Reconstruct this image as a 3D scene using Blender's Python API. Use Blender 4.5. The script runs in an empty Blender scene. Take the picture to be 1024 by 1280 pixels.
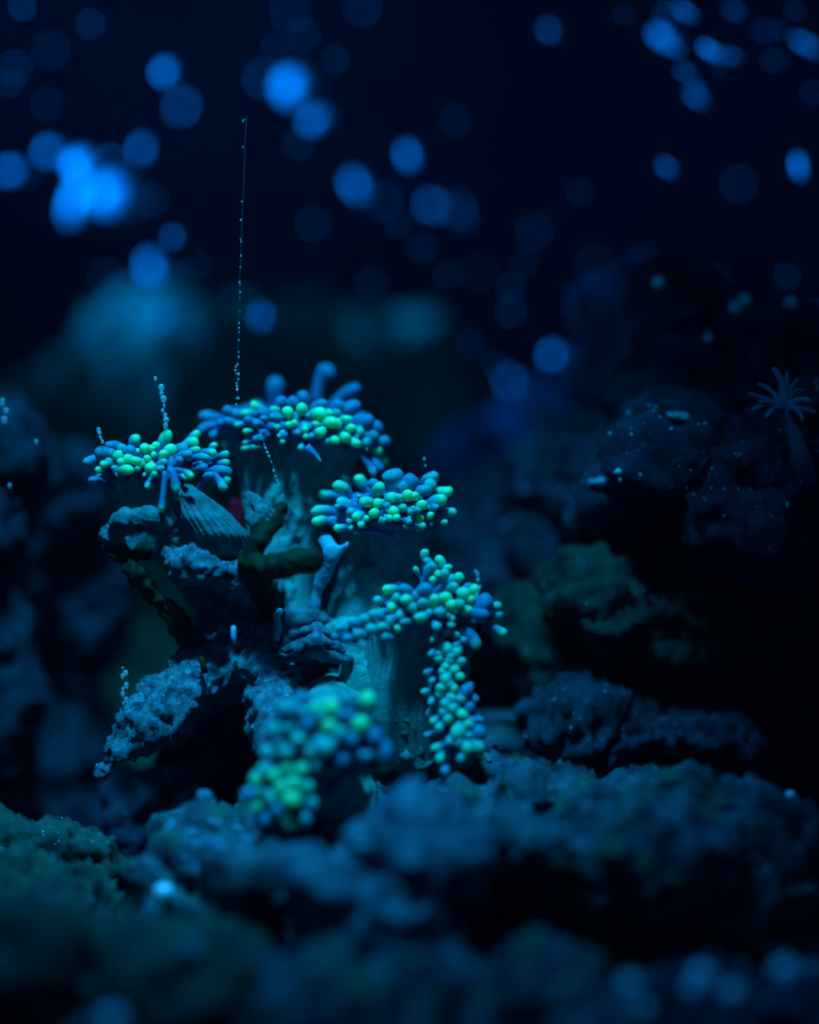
import bpy, bmesh, math, random
import numpy as np
from mathutils import Vector, Matrix, noise, Euler

random.seed(7)
sc = bpy.context.scene
C = sc.collection

# ------------------------------------------------------------------ camera
CZ = 0.115                 # lens height above the seabed (metres)
DF = 0.5                   # focus distance
K = 0.2 / 1024             # metres per photo pixel at the focus distance
cam_d = bpy.data.cameras.new('camera')
cam = bpy.data.objects.new('camera', cam_d); C.objects.link(cam)
cam.location = (0, -DF, CZ); cam.rotation_euler = (math.radians(90), 0, 0)
cam_d.sensor_fit = 'HORIZONTAL'; cam_d.sensor_width = 24.0; cam_d.lens = 60.0
cam_d.clip_start = 0.01; cam_d.clip_end = 20
cam_d.dof.use_dof = True; cam_d.dof.focus_distance = 0.488; cam_d.dof.aperture_fstop = 1.7
sc.camera = cam

# ------------------------------------------------------------------ world (dark water), the lamp over the tank and two added lamps
w = bpy.data.worlds.new('World'); sc.world = w; w.use_nodes = True
w.node_tree.nodes['Background'].inputs[0].default_value = (0.0, 0.42, 1.0, 1)
w.node_tree.nodes['Background'].inputs[1].default_value = 0.085
BLUE = (0.018, 0.56, 1.0)
def aim(o, tgt): o.rotation_euler = (Vector(tgt) - o.location).to_track_quat('-Z', 'Y').to_euler()
def spot(name, loc, tgt, power, size, blend, radius, col=BLUE):
    d = bpy.data.lights.new(name, 'SPOT'); d.energy = power; d.color = col
    d.spot_size = math.radians(size); d.spot_blend = blend; d.shadow_soft_size = radius
    o = bpy.data.objects.new(name, d); C.objects.link(o); o.location = loc; aim(o, tgt); return o
spot('tank_lamp', (-0.05, -0.25, 0.56), (-0.040, -0.012, 0.118), 26, 27, 1.0, 0.025)
spot('added_front_fill', (-0.10, -0.22, 0.52), (0.03, -0.08, 0.02), 5.5, 42, 1.0, 0.04, (0.012, 0.42, 1.0))  # added weak fill that lifts the undersides and the front rocks
spot('added_side_lamp', (-0.52, 0.10, 0.30), (0.0, 0.155, 0.264), 62, 28, 0.5, 0.03, (0.0, 0.26, 1.0))  # added side lamp, aimed to brighten the beads in the upper water

sc.view_settings.view_transform = 'Standard'; sc.view_settings.look = 'None'
sc.view_settings.exposure = 0; sc.view_settings.gamma = 1; sc.view_settings.use_curve_mapping = False
sc.cycles.use_denoising = True; sc.cycles.filter_width = 1.9
sc.cycles.max_bounces = 5; sc.cycles.diffuse_bounces = 3; sc.cycles.glossy_bounces = 2
sc.cycles.transmission_bounces = 4; sc.cycles.caustics_reflective = False; sc.cycles.caustics_refractive = False
sc.cycles.sample_clamp_indirect = 2.0; sc.cycles.sample_clamp_direct = 0.0

HAZE = 0.026
# ------------------------------------------------------------------ helpers
def P(px, py, y=0.0):
    """a point of the tank, from where it shows in the picture and its distance y behind the focus distance"""
    s = K * (DF + y) / DF
    return Vector(((px - 512) * s, y, CZ + (640 - py) * s))
def S(px, y=0.0): return px * K * (DF + y) / DF

def tag(o, label=None, cat=None, group=None, kind=None):
    if label: o['label'] = label
    if cat: o['category'] = cat
    if group: o['group'] = group
    if kind: o['kind'] = kind
    return o
def link(name, me, mat, parent=None, smooth=True):
    if smooth and len(me.polygons): me.polygons.foreach_set('use_smooth', [True] * len(me.polygons))
    if mat is not None and not me.materials: me.materials.append(mat)
    o = bpy.data.objects.new(name, me); C.objects.link(o)
    if parent is not None:
        o.parent = parent; o.matrix_parent_inverse = Matrix.Translation(-parent.location)
    return o
def empty(name, loc):
    o = bpy.data.objects.new(name, None); o.empty_display_size = 0.01; C.objects.link(o); o.location = loc; return o

def mat(name, base, rough=0.6, spec=0.3, var=None, vscale=150, bump=0.0, bscale=600, speck=None, speck_scale=900, speck_t=0.18, trans=0.0, patch=None, pscale=70):
    m = bpy.data.materials.new(name); m.use_nodes = True
    nt = m.node_tree; N = nt.nodes; L = nt.links
    b = N['Principled BSDF']; b.inputs['Roughness'].default_value = rough
    b.inputs['Specular IOR Level'].default_value = spec
    tc = N.new('ShaderNodeTexCoord')
    col = None
    if var is not None:
        nz = N.new('ShaderNodeTexNoise'); nz.inputs['Scale'].default_value = vscale; nz.inputs['Detail'].default_value = 6
        nz.inputs['Roughness'].default_value = 0.65
        L.new(tc.outputs['Object'], nz.inputs['Vector'])
        r = N.new('ShaderNodeValToRGB'); r.color_ramp.elements[0].position = 0.36; r.color_ramp.elements[1].position = 0.66
        r.color_ramp.elements[0].color = (*var, 1); r.color_ramp.elements[1].color = (*base, 1)
        L.new(nz.outputs['Fac'], r.inputs['Fac']); col = r.outputs['Color']
    if patch is not None:
        n3 = N.new('ShaderNodeTexNoise'); n3.inputs['Scale'].default_value = pscale; n3.inputs['Detail'].default_value = 4; n3.inputs['Distortion'].default_value = 0.6
        L.new(tc.outputs['Object'], n3.inputs['Vector'])
        m3 = N.new('ShaderNodeMapRange'); m3.inputs[1].default_value = 0.52; m3.inputs[2].default_value = 0.62
        L.new(n3.outputs['Fac'], m3.inputs[0])
        x3 = N.new('ShaderNodeMix'); x3.data_type = 'RGBA'; L.new(m3.outputs[0], x3.inputs[0])
        L.new(col, x3.inputs[6]); x3.inputs[7].default_value = (*patch, 1); col = x3.outputs[2]
    if speck is not None:
        v = N.new('ShaderNodeTexVoronoi'); v.inputs['Scale'].default_value = speck_scale
        L.new(tc.outputs['Object'], v.inputs['Vector'])
        cr = N.new('ShaderNodeMapRange'); cr.inputs[1].default_value = speck_t; cr.inputs[2].default_value = speck_t * 0.6
        L.new(v.outputs['Distance'], cr.inputs[0])
        # only some of the cells carry a grain
        gt = N.new('ShaderNodeMath'); gt.operation = 'GREATER_THAN'; gt.inputs[1].default_value = 0.62
        sep = N.new('ShaderNodeSeparateColor'); L.new(v.outputs['Color'], sep.inputs[0]); L.new(sep.outputs[0], gt.inputs[0])
        mu = N.new('ShaderNodeMath'); mu.operation = 'MULTIPLY'; L.new(cr.outputs[0], mu.inputs[0]); L.new(gt.outputs[0], mu.inputs[1])
        mx = N.new('ShaderNodeMix'); mx.data_type = 'RGBA'
        L.new(mu.outputs[0], mx.inputs[0])
        if col: L.new(col, mx.inputs[6])
        else: mx.inputs[6].default_value = (*base, 1)
        mx.inputs[7].default_value = (*speck, 1); col = mx.outputs[2]
    if col: L.new(col, b.inputs['Base Color'])
    else: b.inputs['Base Color'].default_value = (*base, 1)
    if bump:
        n2 = N.new('ShaderNodeTexNoise'); n2.inputs['Scale'].default_value = bscale; n2.inputs['Detail'].default_value = 8
        n2.inputs['Roughness'].default_value = 0.7
        L.new(tc.outputs['Object'], n2.inputs['Vector'])
        bp = N.new('ShaderNodeBump'); bp.inputs['Strength'].default_value = bump; bp.inputs['Distance'].default_value = 0.001
        L.new(n2.outputs['Fac'], bp.inputs['Height']); L.new(bp.outputs[0], b.inputs['Normal'])
    if trans:
        t = N.new('ShaderNodeBsdfTranslucent'); ms = N.new('ShaderNodeMixShader'); ms.inputs[0].default_value = trans
        if col: L.new(col, t.inputs[0])
        else: t.inputs[0].default_value = (*base, 1)
        L.new(b.outputs[0], ms.inputs[1]); L.new(t.outputs[0], ms.inputs[2]); L.new(ms.outputs[0], N['Material Output'].inputs[0])
    return m

def mat_tentacle():
    m = bpy.data.materials.new('tentacle_flesh'); m.use_nodes = True
    nt = m.node_tree; N = nt.nodes; L = nt.links
    b = N['Principled BSDF']; b.inputs['Roughness'].default_value = 0.5; b.inputs['Specular IOR Level'].default_value = 0.2
    b.inputs['Subsurface Weight'].default_value = 0.85; b.inputs['Subsurface Scale'].default_value = 0.0016; b.inputs['Subsurface Radius'].default_value = (0.3, 1.0, 1.0)
    at = N.new('ShaderNodeAttribute'); at.attribute_name = 'pigment'
    tc = N.new('ShaderNodeTexCoord')
    nz = N.new('ShaderNodeTexNoise'); nz.inputs['Scale'].default_value = 900; nz.inputs['Detail'].default_value = 3
    L.new(tc.outputs['Object'], nz.inputs['Vector'])
    ad = N.new('ShaderNodeMath'); ad.operation = 'MULTIPLY_ADD'; ad.inputs[1].default_value = 0.5; ad.inputs[2].default_value = -0.25
    L.new(nz.outputs['Fac'], ad.inputs[0])
    a2 = N.new('ShaderNodeMath'); a2.operation = 'ADD'; L.new(at.outputs['Fac'], a2.inputs[0]); L.new(ad.outputs[0], a2.inputs[1])
    r = N.new('ShaderNodeValToRGB'); e = r.color_ramp.elements
    e[0].position = 0.05; e[0].color = (0.012, 0.20, 0.40, 1)
    e[1].position = 0.95; e[1].color = (0.16, 0.92, 0.40, 1)
    x = e.new(0.5); x.color = (0.04, 0.50, 0.44, 1)
    L.new(a2.outputs[0], r.inputs['Fac'])
    L.new(r.outputs['Color'], b.inputs['Base Color'])
    t = N.new('ShaderNodeBsdfTranslucent'); L.new(r.outputs['Color'], t.inputs[0])
    ms = N.new('ShaderNodeMixShader'); ms.inputs[0].default_value = 0.3
    L.new(b.outputs[0], ms.inputs[1]); L.new(t.outputs[0], ms.inputs[2]); L.new(ms.outputs[0], N['Material Output'].inputs[0])
    return m

M = dict(
    tent=mat_tentacle(),
    body=mat('polyp_wall_flesh', (0.06, 0.32, 0.32), 0.6, 0.15, (0.035, 0.20, 0.21), 260, 0.35, 700),
    fold=mat('fleshy_fold', (0.05, 0.22, 0.25), 0.55, 0.15, (0.02, 0.09, 0.11), 260, 0.8, 700),
    skel=mat('bare_skeleton', (0.12, 0.23, 0.31), 0.85, 0.1, (0.025, 0.06, 0.085), 330, 0.9, 900, (0.45, 0.6, 0.75), 1500, 0.22),
    pale=mat('pale_tissue', (0.10, 0.42, 0.55), 0.5, 0.2, (0.07, 0.30, 0.45), 300, 0.3, 700, trans=0.2),
    olive=mat('olive_sponge', (0.010, 0.022, 0.010), 0.6, 0.12, (0.005, 0.012, 0.006), 300, 0.3, 900),
    rock=mat('reef_rock', (0.075, 0.14, 0.20), 0.85, 0.15, (0.005, 0.013, 0.02), 130, 0.8, 600, (0.35, 0.5, 0.65), 800, 0.2, patch=(0.03, 0.10, 0.085)),
    rockg=mat('green_rock', (0.045, 0.10, 0.09), 0.85, 0.15, (0.008, 0.022, 0.022), 110, 0.8, 500),
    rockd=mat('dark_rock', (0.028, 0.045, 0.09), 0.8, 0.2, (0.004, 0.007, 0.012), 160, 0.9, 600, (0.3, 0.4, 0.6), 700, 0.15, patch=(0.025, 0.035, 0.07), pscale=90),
    lobe=mat('blue_rock', (0.08, 0.18, 0.26), 0.85, 0.15, (0.01, 0.03, 0.06), 110, 0.6, 500),
    algae=mat('algae_rock_skin', (0.02, 0.06, 0.045), 0.85, 0.15, (0.006, 0.016, 0.018), 160, 0.8, 500),
    knob=mat('pale_highlight', (0.13, 0.30, 0.44), 0.8, 0.1, (0.04, 0.11, 0.17), 300, 0.4, 700),  # pale tone standing in for highlight spots on the front rocks
    teal=mat('teal_rock', (0.05, 0.30, 0.20), 0.85, 0.1, (0.02, 0.12, 0.09), 45, 0.5, 300),
    bed=mat('seabed_sand', (0.05, 0.09, 0.13), 0.95, 0.05, (0.02, 0.035, 0.05), 90, 0.6, 900),
    wall=mat('back_wall_rock', (0.01, 0.025, 0.09), 0.95, 0.02, (0.004, 0.008, 0.03), 14, 0.4, 60),
    bub=mat('bubble_glint_film', (0.7, 0.72, 0.95), 0.2, 0.6),
    thread=mat('slime_thread', (0.08, 0.13, 0.2), 0.4, 0.4),
    red=mat('red_algae', (0.5, 0.004, 0.012), 0.8, 0.05, (0.35, 0.004, 0.015), 300, 0.3, 700),
    fuzz=mat('algae_turf', (0.05, 0.40, 0.38), 0.9, 0.05, (0.03, 0.22, 0.22), 260, 0.8, 1200),
    tube=mat('worm_tube', (0.12, 0.38, 0.55), 0.6, 0.2, (0.08, 0.25, 0.4), 400, 0.3, 900),
    anem=mat('anemone_flesh', (0.10, 0.28, 0.40), 0.5, 0.2, (0.06, 0.17, 0.28), 300, 0.2, 800, trans=0.5),
    grit=mat('sand_grain', (0.5, 0.6, 0.8), 0.4, 0.4),
    shell=mat('shell_chip', (0.30, 0.60, 0.70), 0.5, 0.4, (0.2, 0.5, 0.7), 300, 0.3, 800),
)

def mat_bubble():
    m = mat('clear_bubble', (0.75, 0.8, 0.95), 0.15, 0.8); nt = m.node_tree; N = nt.nodes; L = nt.links
    lw = N.new('ShaderNodeLayerWeight'); lw.inputs[0].default_value = 0.35
    mr = N.new('ShaderNodeMapRange'); mr.inputs[3].default_value = 0.22; mr.inputs[4].default_value = 0.75; L.new(lw.outputs['Facing'], mr.inputs[0])
    t = N.new('ShaderNodeBsdfTransparent'); ms = N.new('ShaderNodeMixShader'); L.new(mr.outputs[0], ms.inputs[0])
    L.new(t.outputs[0], ms.inputs[1]); L.new(N['Principled BSDF'].outputs[0], ms.inputs[2]); L.new(ms.outputs[0], N['Material Output'].inputs[0])
    return m
M['clear'] = mat_bubble()
def fuse(spheres, voxel):
    """union of many spheres / ellipsoids -> one continuous surface (numpy vertices + normals, mesh)"""
    bm = bmesh.new()
    for c, r in spheres:
        sx, sy, sz = r if isinstance(r, tuple) else (r, r, r)
        bmesh.ops.create_icosphere(bm, subdivisions=3, radius=1.0, matrix=Matrix.Translation(c) @ Matrix.Diagonal((sx, sy, sz, 1)))
    me = bpy.data.meshes.new('tmp'); bm.to_mesh(me); bm.free()
    o = bpy.data.objects.new('tmp', me); C.objects.link(o)
    md = o.modifiers.new('r', 'REMESH'); md.mode = 'VOXEL'; md.voxel_size = voxel
    sm = o.modifiers.new('s', 'SMOOTH'); sm.iterations = 3; sm.factor = 0.5
    dg = bpy.context.evaluated_depsgraph_get()
    out = bpy.data.meshes.new_from_object(o.evaluated_get(dg))
    bpy.data.objects.remove(o); bpy.data.meshes.remove(me)
    return out
def chain(pts, n=None, flat=1.0):
    """spheres along a polyline of (px, py, y, r_px)"""
    out = []
    for a, b in zip(pts, pts[1:]):
        pa, pb = P(*a[:3]), P(*b[:3]); ra, rb = S(a[3], a[2]), S(b[3], b[2])
        k = max(2, int((pb - pa).length / (0.35 * max(min(ra, rb), 1e-4))))
        for i in range(k + 1):
            t = i / k; r = ra + (rb - ra) * t
            out.append((pa.lerp(pb, t), (r, r * flat, r)))
    return out
def ell(px, py, y, rx, rz, ry):
    return (P(px, py, y), (S(rx, y), S(ry, y), S(rz, y)))
def crag(me, layers, off=0.0, pits=None):
    """push the vertices along their normals by layered noise: layers of (wavelength, height, kind)"""
    n = len(me.vertices)
    co = np.empty(n * 3); me.vertices.foreach_get('co', co); co = co.reshape(-1, 3)
    nr = np.empty(n * 3); me.vertices.foreach_get('normal', nr); nr = nr.reshape(-1, 3)
    o3 = Vector((off * 3.1, off * 1.7, off * 2.3))
    d = np.zeros(n)
    for wl, h, kind in layers:
        f = 1 / wl
        for i in range(n):
            p = Vector(co[i]) * f + o3
            if kind == 'f': v = noise.fractal(p, 1.0, 2.0, 3)
            elif kind == 'r': v = (1 - abs(noise.noise(p))) ** 3 - 0.5
            elif kind == 't': v = abs(noise.noise(p)) * 2 - 0.6
            else: v = min(noise.voronoi(p)[0][0] * 1.6, 1.0) - 0.5      # 'v' pits
            d[i] += h * v
    co += nr * d[:, None]
    me.vertices.foreach_set('co', co.ravel()); me.update()
    return me
def tube_mesh(pts, radii, sides=10, name='tube'):
    """closed tube along pts (Vectors)"""
    n = len(pts); V = []; F = []
    up = Vector((0.13, 0.9, 0.2)).normalized(); prev = None
    for i, p in enumerate(pts):
        t = (pts[min(i + 1, n - 1)] - pts[max(i - 1, 0)]).normalized()
        a = t.cross(up) if prev is None else prev - t * prev.dot(t)
        if a.length < 1e-6: a = t.orthogonal()
        a.normalize(); b = t.cross(a); prev = a
        for s in range(sides):
            q = 2 * math.pi * s / sides
            V.append(p + (a * math.cos(q) + b * math.sin(q)) * radii[i])
    for i in range(n - 1):
        for s in range(sides):
            s2 = (s + 1) % sides
            F.append((i * sides + s, i * sides + s2, (i + 1) * sides + s2, (i + 1) * sides + s))
    F.append(tuple(reversed(range(sides)))); F.append(tuple(range((n - 1) * sides, n * sides)))
    me = bpy.data.meshes.new(name); me.from_pydata([tuple(v) for v in V], [], F); me.update()
    return me
def bez(a, c, b, n): return [a * (1 - t) ** 2 + c * 2 * t * (1 - t) + b * t * t for t in (i / (n - 1) for i in range(n))]

_sph = {}
def sphere_mesh(key, r=1.0, sub=3, m=None):
    if key not in _sph:
        bm = bmesh.new(); bmesh.ops.create_icosphere(bm, subdivisions=sub, radius=r)
        me = bpy.data.meshes.new(key); bm.to_mesh(me); bm.free()
        me.polygons.foreach_set('use_smooth', [True] * len(me.polygons))
        if m: me.materials.append(m)
        _sph[key] = me
    return _sph[key]

def rock(name, label, parts, m, layers, voxel=0.0016, off=0.0, cat='rock', group=None, parent=None):
    me = crag(fuse(parts, voxel), layers, off)
    lo = min(v.co.z for v in me.vertices)
    o = link(name, me, m, parent)
    if parent is None:
        c = sum((p for p, _ in parts), Vector()) / len(parts); base = Vector((c.x, c.y, lo))
        me.transform(Matrix.Translation(-base)); o.location = base
        tag(o, label, cat, group)
    return o
ROUGH = [(0.030, 0.007, 'f'), (0.009, 0.006, 'v'), (0.004, 0.003, 'r')]
SOFT = [(0.05, 0.014, 'f'), (0.018, 0.009, 'v'), (0.010, .004, 'f')]

def scatter_grains(host, name, count, rmin, rmax, m, test, seed=1):
    """tiny sand grains sitting on the up-facing skin of a host mesh, joined as one mesh"""
    rnd = random.Random(seed); me = host.data; off = host.location
    cand = [p for p in me.polygons if test(p.center + off, p.normal)]
    bm = bmesh.new()
    for p in rnd.sample(cand, min(count, len(cand))):
        r = rnd.uniform(rmin, rmax)
        mtx = Matrix.Translation(p.center + p.normal * r * 0.15) @ Euler((rnd.random() * 6, rnd.random() * 6, 0)).to_matrix().to_4x4() @ Matrix.Diagonal((r * rnd.uniform(.7, 1.5), r * rnd.uniform(.4, 1), r * rnd.uniform(.4, 1), 1))
        bmesh.ops.create_icosphere(bm, subdivisions=2 if r > .0007 else 1, radius=1, matrix=mtx)
    g = bpy.data.meshes.new(name); bm.to_mesh(g); bm.free()
    o = bpy.data.objects.new(name, g); g.materials.append(m); C.objects.link(o); o.parent = host
    return tag(o, kind='stuff')

# ------------------------------------------------------------------ the setting: seabed and back wall
def sheet(name, nx, ny, fn, m):
    V = []; F = []
    for j in range(ny + 1):
        for i in range(nx + 1): V.append(fn(i / nx, j / ny))
    for j in range(ny):
        for i in range(nx):
            a = j * (nx + 1) + i; F.append((a, a + 1, a + nx + 2, a + nx + 1))
    me = bpy.data.meshes.new(name); me.from_pydata(V, [], F); me.update()
    return tag(link(name, me, m), kind='structure')
def bed_fn(u, v):
    x = -1.0 + 2.0 * u; y = -0.45 + 1.45 * v
    return (x, y, 0.010 * noise.fractal(Vector((x * 14, y * 14, 0)), 1, 2, 4) + 0.003 * noise.noise(Vector((x * 90, y * 90, 3))))
sheet('seabed', 220, 160, bed_fn, M['bed'])
def wall_fn(u, v):
    x = -1.0 + 2.0 * u; z = -0.05 + 1.0 * v
    return (x, 0.62 + 0.10 * noise.fractal(Vector((x * 6, z * 6, 7)), 1, 2, 4) + 0.02 * noise.noise(Vector((x * 40, z * 40, 2))), z)
sheet('back_wall', 150, 80, wall_fn, M['wall'])

# ------------------------------------------------------------------ rocks far behind
B = 0.19
rock('back_rock', 'blurred teal boulder far behind the coral, below the brightest bubbles',
     [ell(205, 468, B, 105, 80, 90), ell(60, 560, B, 110, 90, 90), ell(320, 480, B, 90, 70, 80), ell(150, 520, B, 100, 100, 90), ell(290, 500, B, 90, 100, 90), ell(215, 640, B, 190, 220, 110), ell(215, 900, B, 150, 240, 110)],
     M['teal'], SOFT, 0.004, 1.3, group='blurred boulders behind the coral')
rock('back_rock', 'blurred teal flat-topped boulder behind the topmost coral head',
     [ell(445, 455, B + .02, 125, 58, 90), ell(360, 490, B + .02, 90, 60, 80), ell(520, 560, B + .02, 110, 100, 90), ell(420, 560, B + .02, 110, 130, 90), ell(450, 860, B + .02, 140, 250, 110)],
     M['teal'], SOFT, 0.004, 4.1, group='blurred boulders behind the coral')
rock('back_rock', 'pale blurred upright stone behind the bare ledge at the lower edge of the dark gap',
     [ell(70, 900, .14, 55, 60, 60), ell(62, 990, .14, 85, 110, 70), ell(60, 1090, .14, 100, 130, 80)],
     M['teal'], SOFT, 0.004, 9.4, group='blurred boulders behind the coral')
rock('back_rock', 'dark blurred sloping boulder behind the pale bubble pair',
     [ell(640, 640, .15, 90, 110, 80), ell(700, 560, .15, 70, 80, 70), ell(620, 850, .15, 140, 240, 110)],
     M['rockd'], SOFT, 0.004, 2.4, group='blurred boulders behind the coral')
rock('side_rock', 'dark knobbly rock cut off by the left edge beside the coral',
     [ell(5, 560, .03, 38, 58, 40), ell(-20, 640, .03, 55, 60, 50), ell(40, 590, .04, 26, 40, 30), ell(-20, 800, .04, 60, 190, 60), ell(85, 620, .06, 45, 60, 40), ell(90, 760, .08, 60, 120, 50), ell(60, 1000, .08, 80, 160, 60)],
     M['rockd'], ROUGH, 0.0022, 3.3)

# ------------------------------------------------------------------ the big dark rock on the right and what grows on it
R = 0.055
right = rock('reef_rock', 'large dark craggy rock carrying the pale anemone',
     [ell(900, 560, R, 150, 140, 110), ell(820, 470, R + .01, 90, 90, 80), ell(780, 620, R, 130, 100, 100), ell(960, 470, R + .01, 100, 90, 90),
      ell(700, 700, R + .02, 120, 120, 100), ell(900, 720, R, 170, 110, 110), ell(640, 690, R + .03, 80, 90, 80), ell(1030, 640, R, 120, 190, 120), ell(935, 615, .014, 100, 80, 95), ell(850, 575, .018, 85, 60, 90), ell(1000, 560, .016, 70, 90, 90), ell(770, 610, .028, 70, 50, 80),
      ell(850, 900, R + .06, 240, 200, 130), ell(840, 1080, R + .06, 280, 160, 140)],
     M['rockd'], [(0.040, 0.012, 'f'), (0.012, 0.009, 'v'), (0.006, 0.0045, 'r'), (0.003, 0.0016, 'f')], 0.0018, 6.2)
rock('algae_rock', 'rounded dark green fuzzy rock below the large craggy rock',
     [ell(745, 755, .018, 66, 60, 55), ell(845, 770, .025, 95, 70, 60), ell(690, 800, .04, 70, 70, 60), ell(800, 960, .06, 90, 170, 60)], M['algae'], [(0.02, 0.006, 'f'), (0.006, 0.0045, 'v'), (0.003, 0.003, 'r'), (0.002, 0.001, 'f')], 0.0013, 8.8)
rock('shelf_rock', 'low jagged dark rock with a glittering crest behind the coral',
     [ell(715, 905, .012, 70, 38, 50), ell(790, 920, .014, 80, 34, 50), ell(880, 925, .02, 70, 30, 50), ell(770, 1010, .03, 150, 70, 60), ell(780, 1150, .03, 120, 120, 60)],
     M['rockd'], [(0.02, 0.006, 'f'), (0.006, 0.0050, 'v'), (0.003, 0.003, 'r'), (0.0018, 0.0012, 'f')], 0.0011, 5.6)
rock('slab_rock', 'flat pale blue stone slab wedged behind the jagged dark rock',
     [ell(640, 896, .03, 62, 9, 50), ell(700, 890, .035, 60, 10, 50), ell(585, 900, .03, 40, 10, 40), ell(640, 930, .055, 80, 30, 60)], M['rock'], [(0.03, 0.003, 'f'), (0.004, 0.0006, 'f')], 0.0013, 7.7)

# ------------------------------------------------------------------ rocks in front
rock('ledge_rock', 'broad rough slab sloping forward under the long trailing head',
     [ell(650, 992, -.008, 70, 44, 50), ell(720, 1016, -.022, 120, 46, 80), ell(830, 1030, -.03, 120, 52, 80), ell(920, 1050, -.03, 85, 55, 70), ell(600, 1062, -.028, 100, 60, 80),
      ell(760, 1070, -.045, 160, 60, 60), ell(850, 1090, -.03, 140, 60, 80), ell(760, 1200, .0, 200, 100, 90)],
     M['rock'], [(0.030, 0.007, 'f'), (0.010, 0.0075, 'v'), (0.005, 0.004, 'r'), (0.003, 0.0014, 'f')], 0.0014, 11.2)
rock('front_rock', 'blurred pale blue lobed rock directly in front of the lowest coral head',
     [ell(530, 1050, -.060, 42, 36, 40), ell(565, 1085, -.060, 32, 50, 40), ell(500, 1075, -.062, 38, 30, 40), ell(450, 1110, -.066, 66, 26, 40), ell(410, 1140, -.066, 30, 40, 40), ell(500, 1140, -.068, 36, 46, 40), ell(455, 1180, -.066, 52, 24, 40), ell(500, 1290, -.05, 90, 120, 60), ell(480, 1150, -.045, 80, 70, 40)],
     M['lobe'], [(0.022, 0.008, 'f'), (0.010, 0.010, 'v'), (0.005, .005, 'r'), (.003, .0015, 'f')], 0.0013, 12.9, group='blurred rocks in the foreground')
rock('front_rock', 'blurred teal rock along the bottom edge below the lobed pale rock',
     [ell(560, 1270, -.085, 120, 75, 70), ell(420, 1280, -.09, 120, 80, 70), ell(660, 1260, -.08, 90, 60, 60), ell(740, 1310, -.08, 90, 70, 60)],
     M['rock'], [(0.025, 0.009, 'f'), (0.011, 0.010, 'v'), (0.005, .005, 'r'), (.003, .0014, 'f')], 0.0018, 14.1, group='blurred rocks in the foreground')
rock('front_rock', 'blurred rock in the bottom corner carrying bright blue grains',
     [ell(900, 1275, -.075, 110, 60, 60), ell(1010, 1270, -.075, 90, 60, 60), ell(800, 1300, -.075, 60, 50, 50), ell(930, 1370, -.07, 160, 80, 70)],
     M['rockd'], [(0.022, 0.006, 'f'), (0.009, 0.003, 'v')], 0.0018, 15.7, group='blurred rocks in the foreground')
rock('front_rock', 'crumbly blue rock between the dark hollow and the blurred foreground',
     [ell(270, 1060, -.03, 62, 42, 45), ell(230, 1100, -.035, 55, 48, 40), ell(310, 1100, -.045, 60, 50, 45), ell(250, 1180, -.04, 90, 80, 60), ell(330, 1050, -.03, 40, 40, 40)],
     M['rock'], [(0.018, 0.007, 'f'), (0.008, 0.007, 'v'), (0.003, 0.0016, 'f')], 0.0014, 17.5, group='blurred rocks in the foreground')
near_left = rock('front_rock', 'gritty green-blue rock in the lower left with a pitted top',
     [ell(30, 1070, -.012, 85, 52, 60), ell(110, 1080, -.018, 40, 50, 45), ell(40, 1150, -.03, 130, 70, 70), ell(60, 1220, -.03, 130, 90, 70)],
     M['rockg'], [(0.02, 0.005, 'f'), (0.005, 0.0045, 'v'), (0.0022, 0.0018, 'f')], 0.0011, 19.3, group='blurred rocks in the foreground')
rock('front_rock', 'very blurred teal boulder filling the lower left corner',
     [ell(60, 1250, -.08, 130, 80, 70), ell(200, 1230, -.08, 110, 70, 70), ell(300, 1270, -.085, 100, 70, 60), ell(120, 1330, -.08, 190, 90, 80)],
     M['rockg'], [(0.025, 0.009, 'f'), (0.011, 0.010, 'v'), (0.005, .005, 'r'), (.003, .0014, 'f')], 0.0018, 21.0, group='blurred rocks in the foreground')

# ------------------------------------------------------------------ the rough rock that carries the coral
carrier = rock('carrier_rock', 'rough crusted rock ledge pointing down to the lower left under the coral',
     chain([(129, 958, -.013, 13), (150, 934, -.012, 20), (175, 905, -.010, 28), (210, 878, -.006, 38), (255, 846, -.002, 46), (310, 815, .0, 46), (370, 800, 0.004, 34), (430, 800, .004, 30)])
     + chain([(300, 800, .004, 40), (270, 745, .006, 34), (262, 715, .004, 30)])
     + chain([(232, 706, -.016, 16), (262, 712, -.018, 20), (290, 716, -.014, 22), (320, 745, .0, 30), (340, 800, .006, 40)])
     + chain([(212, 692, -.014, 9), (240, 692, -.018, 10)])
     + chain([(320, 830, -.004, 36), (345, 890, -.012, 40), (390, 960, -.02, 40), (420, 1040, -.016, 60), (430, 1160, .0, 90)])
     + chain([(430, 820, .006, 46), (480, 880, .006, 60), (500, 980, .01, 70), (480, 1100, .015, 90)]),
     M['skel'], [(0.016, 0.0035, 'f'), (0.006, 0.0022, 'v'), (0.003, 0.0018, 'r'), (0.0012, 0.0007, 'f')], 0.0008, 23.0)
scatter_grains(carrier, 'sand_grain', 500, 0.00010, 0.00025, M['grit'], lambda p, n: n.z > 0.1 and n.y < 0.4 and p.z > 0.04, 5)
rock('inner_rock', 'dark rock wall closing the hollow beneath the ledge', [ell(270, 960, .03, 80, 90, 40), ell(260, 1080, .02, 90, 80, 50), ell(170, 1010, .025, 60, 60, 40)], M['rockd'], ROUGH, 0.0018, 31.0)

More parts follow.
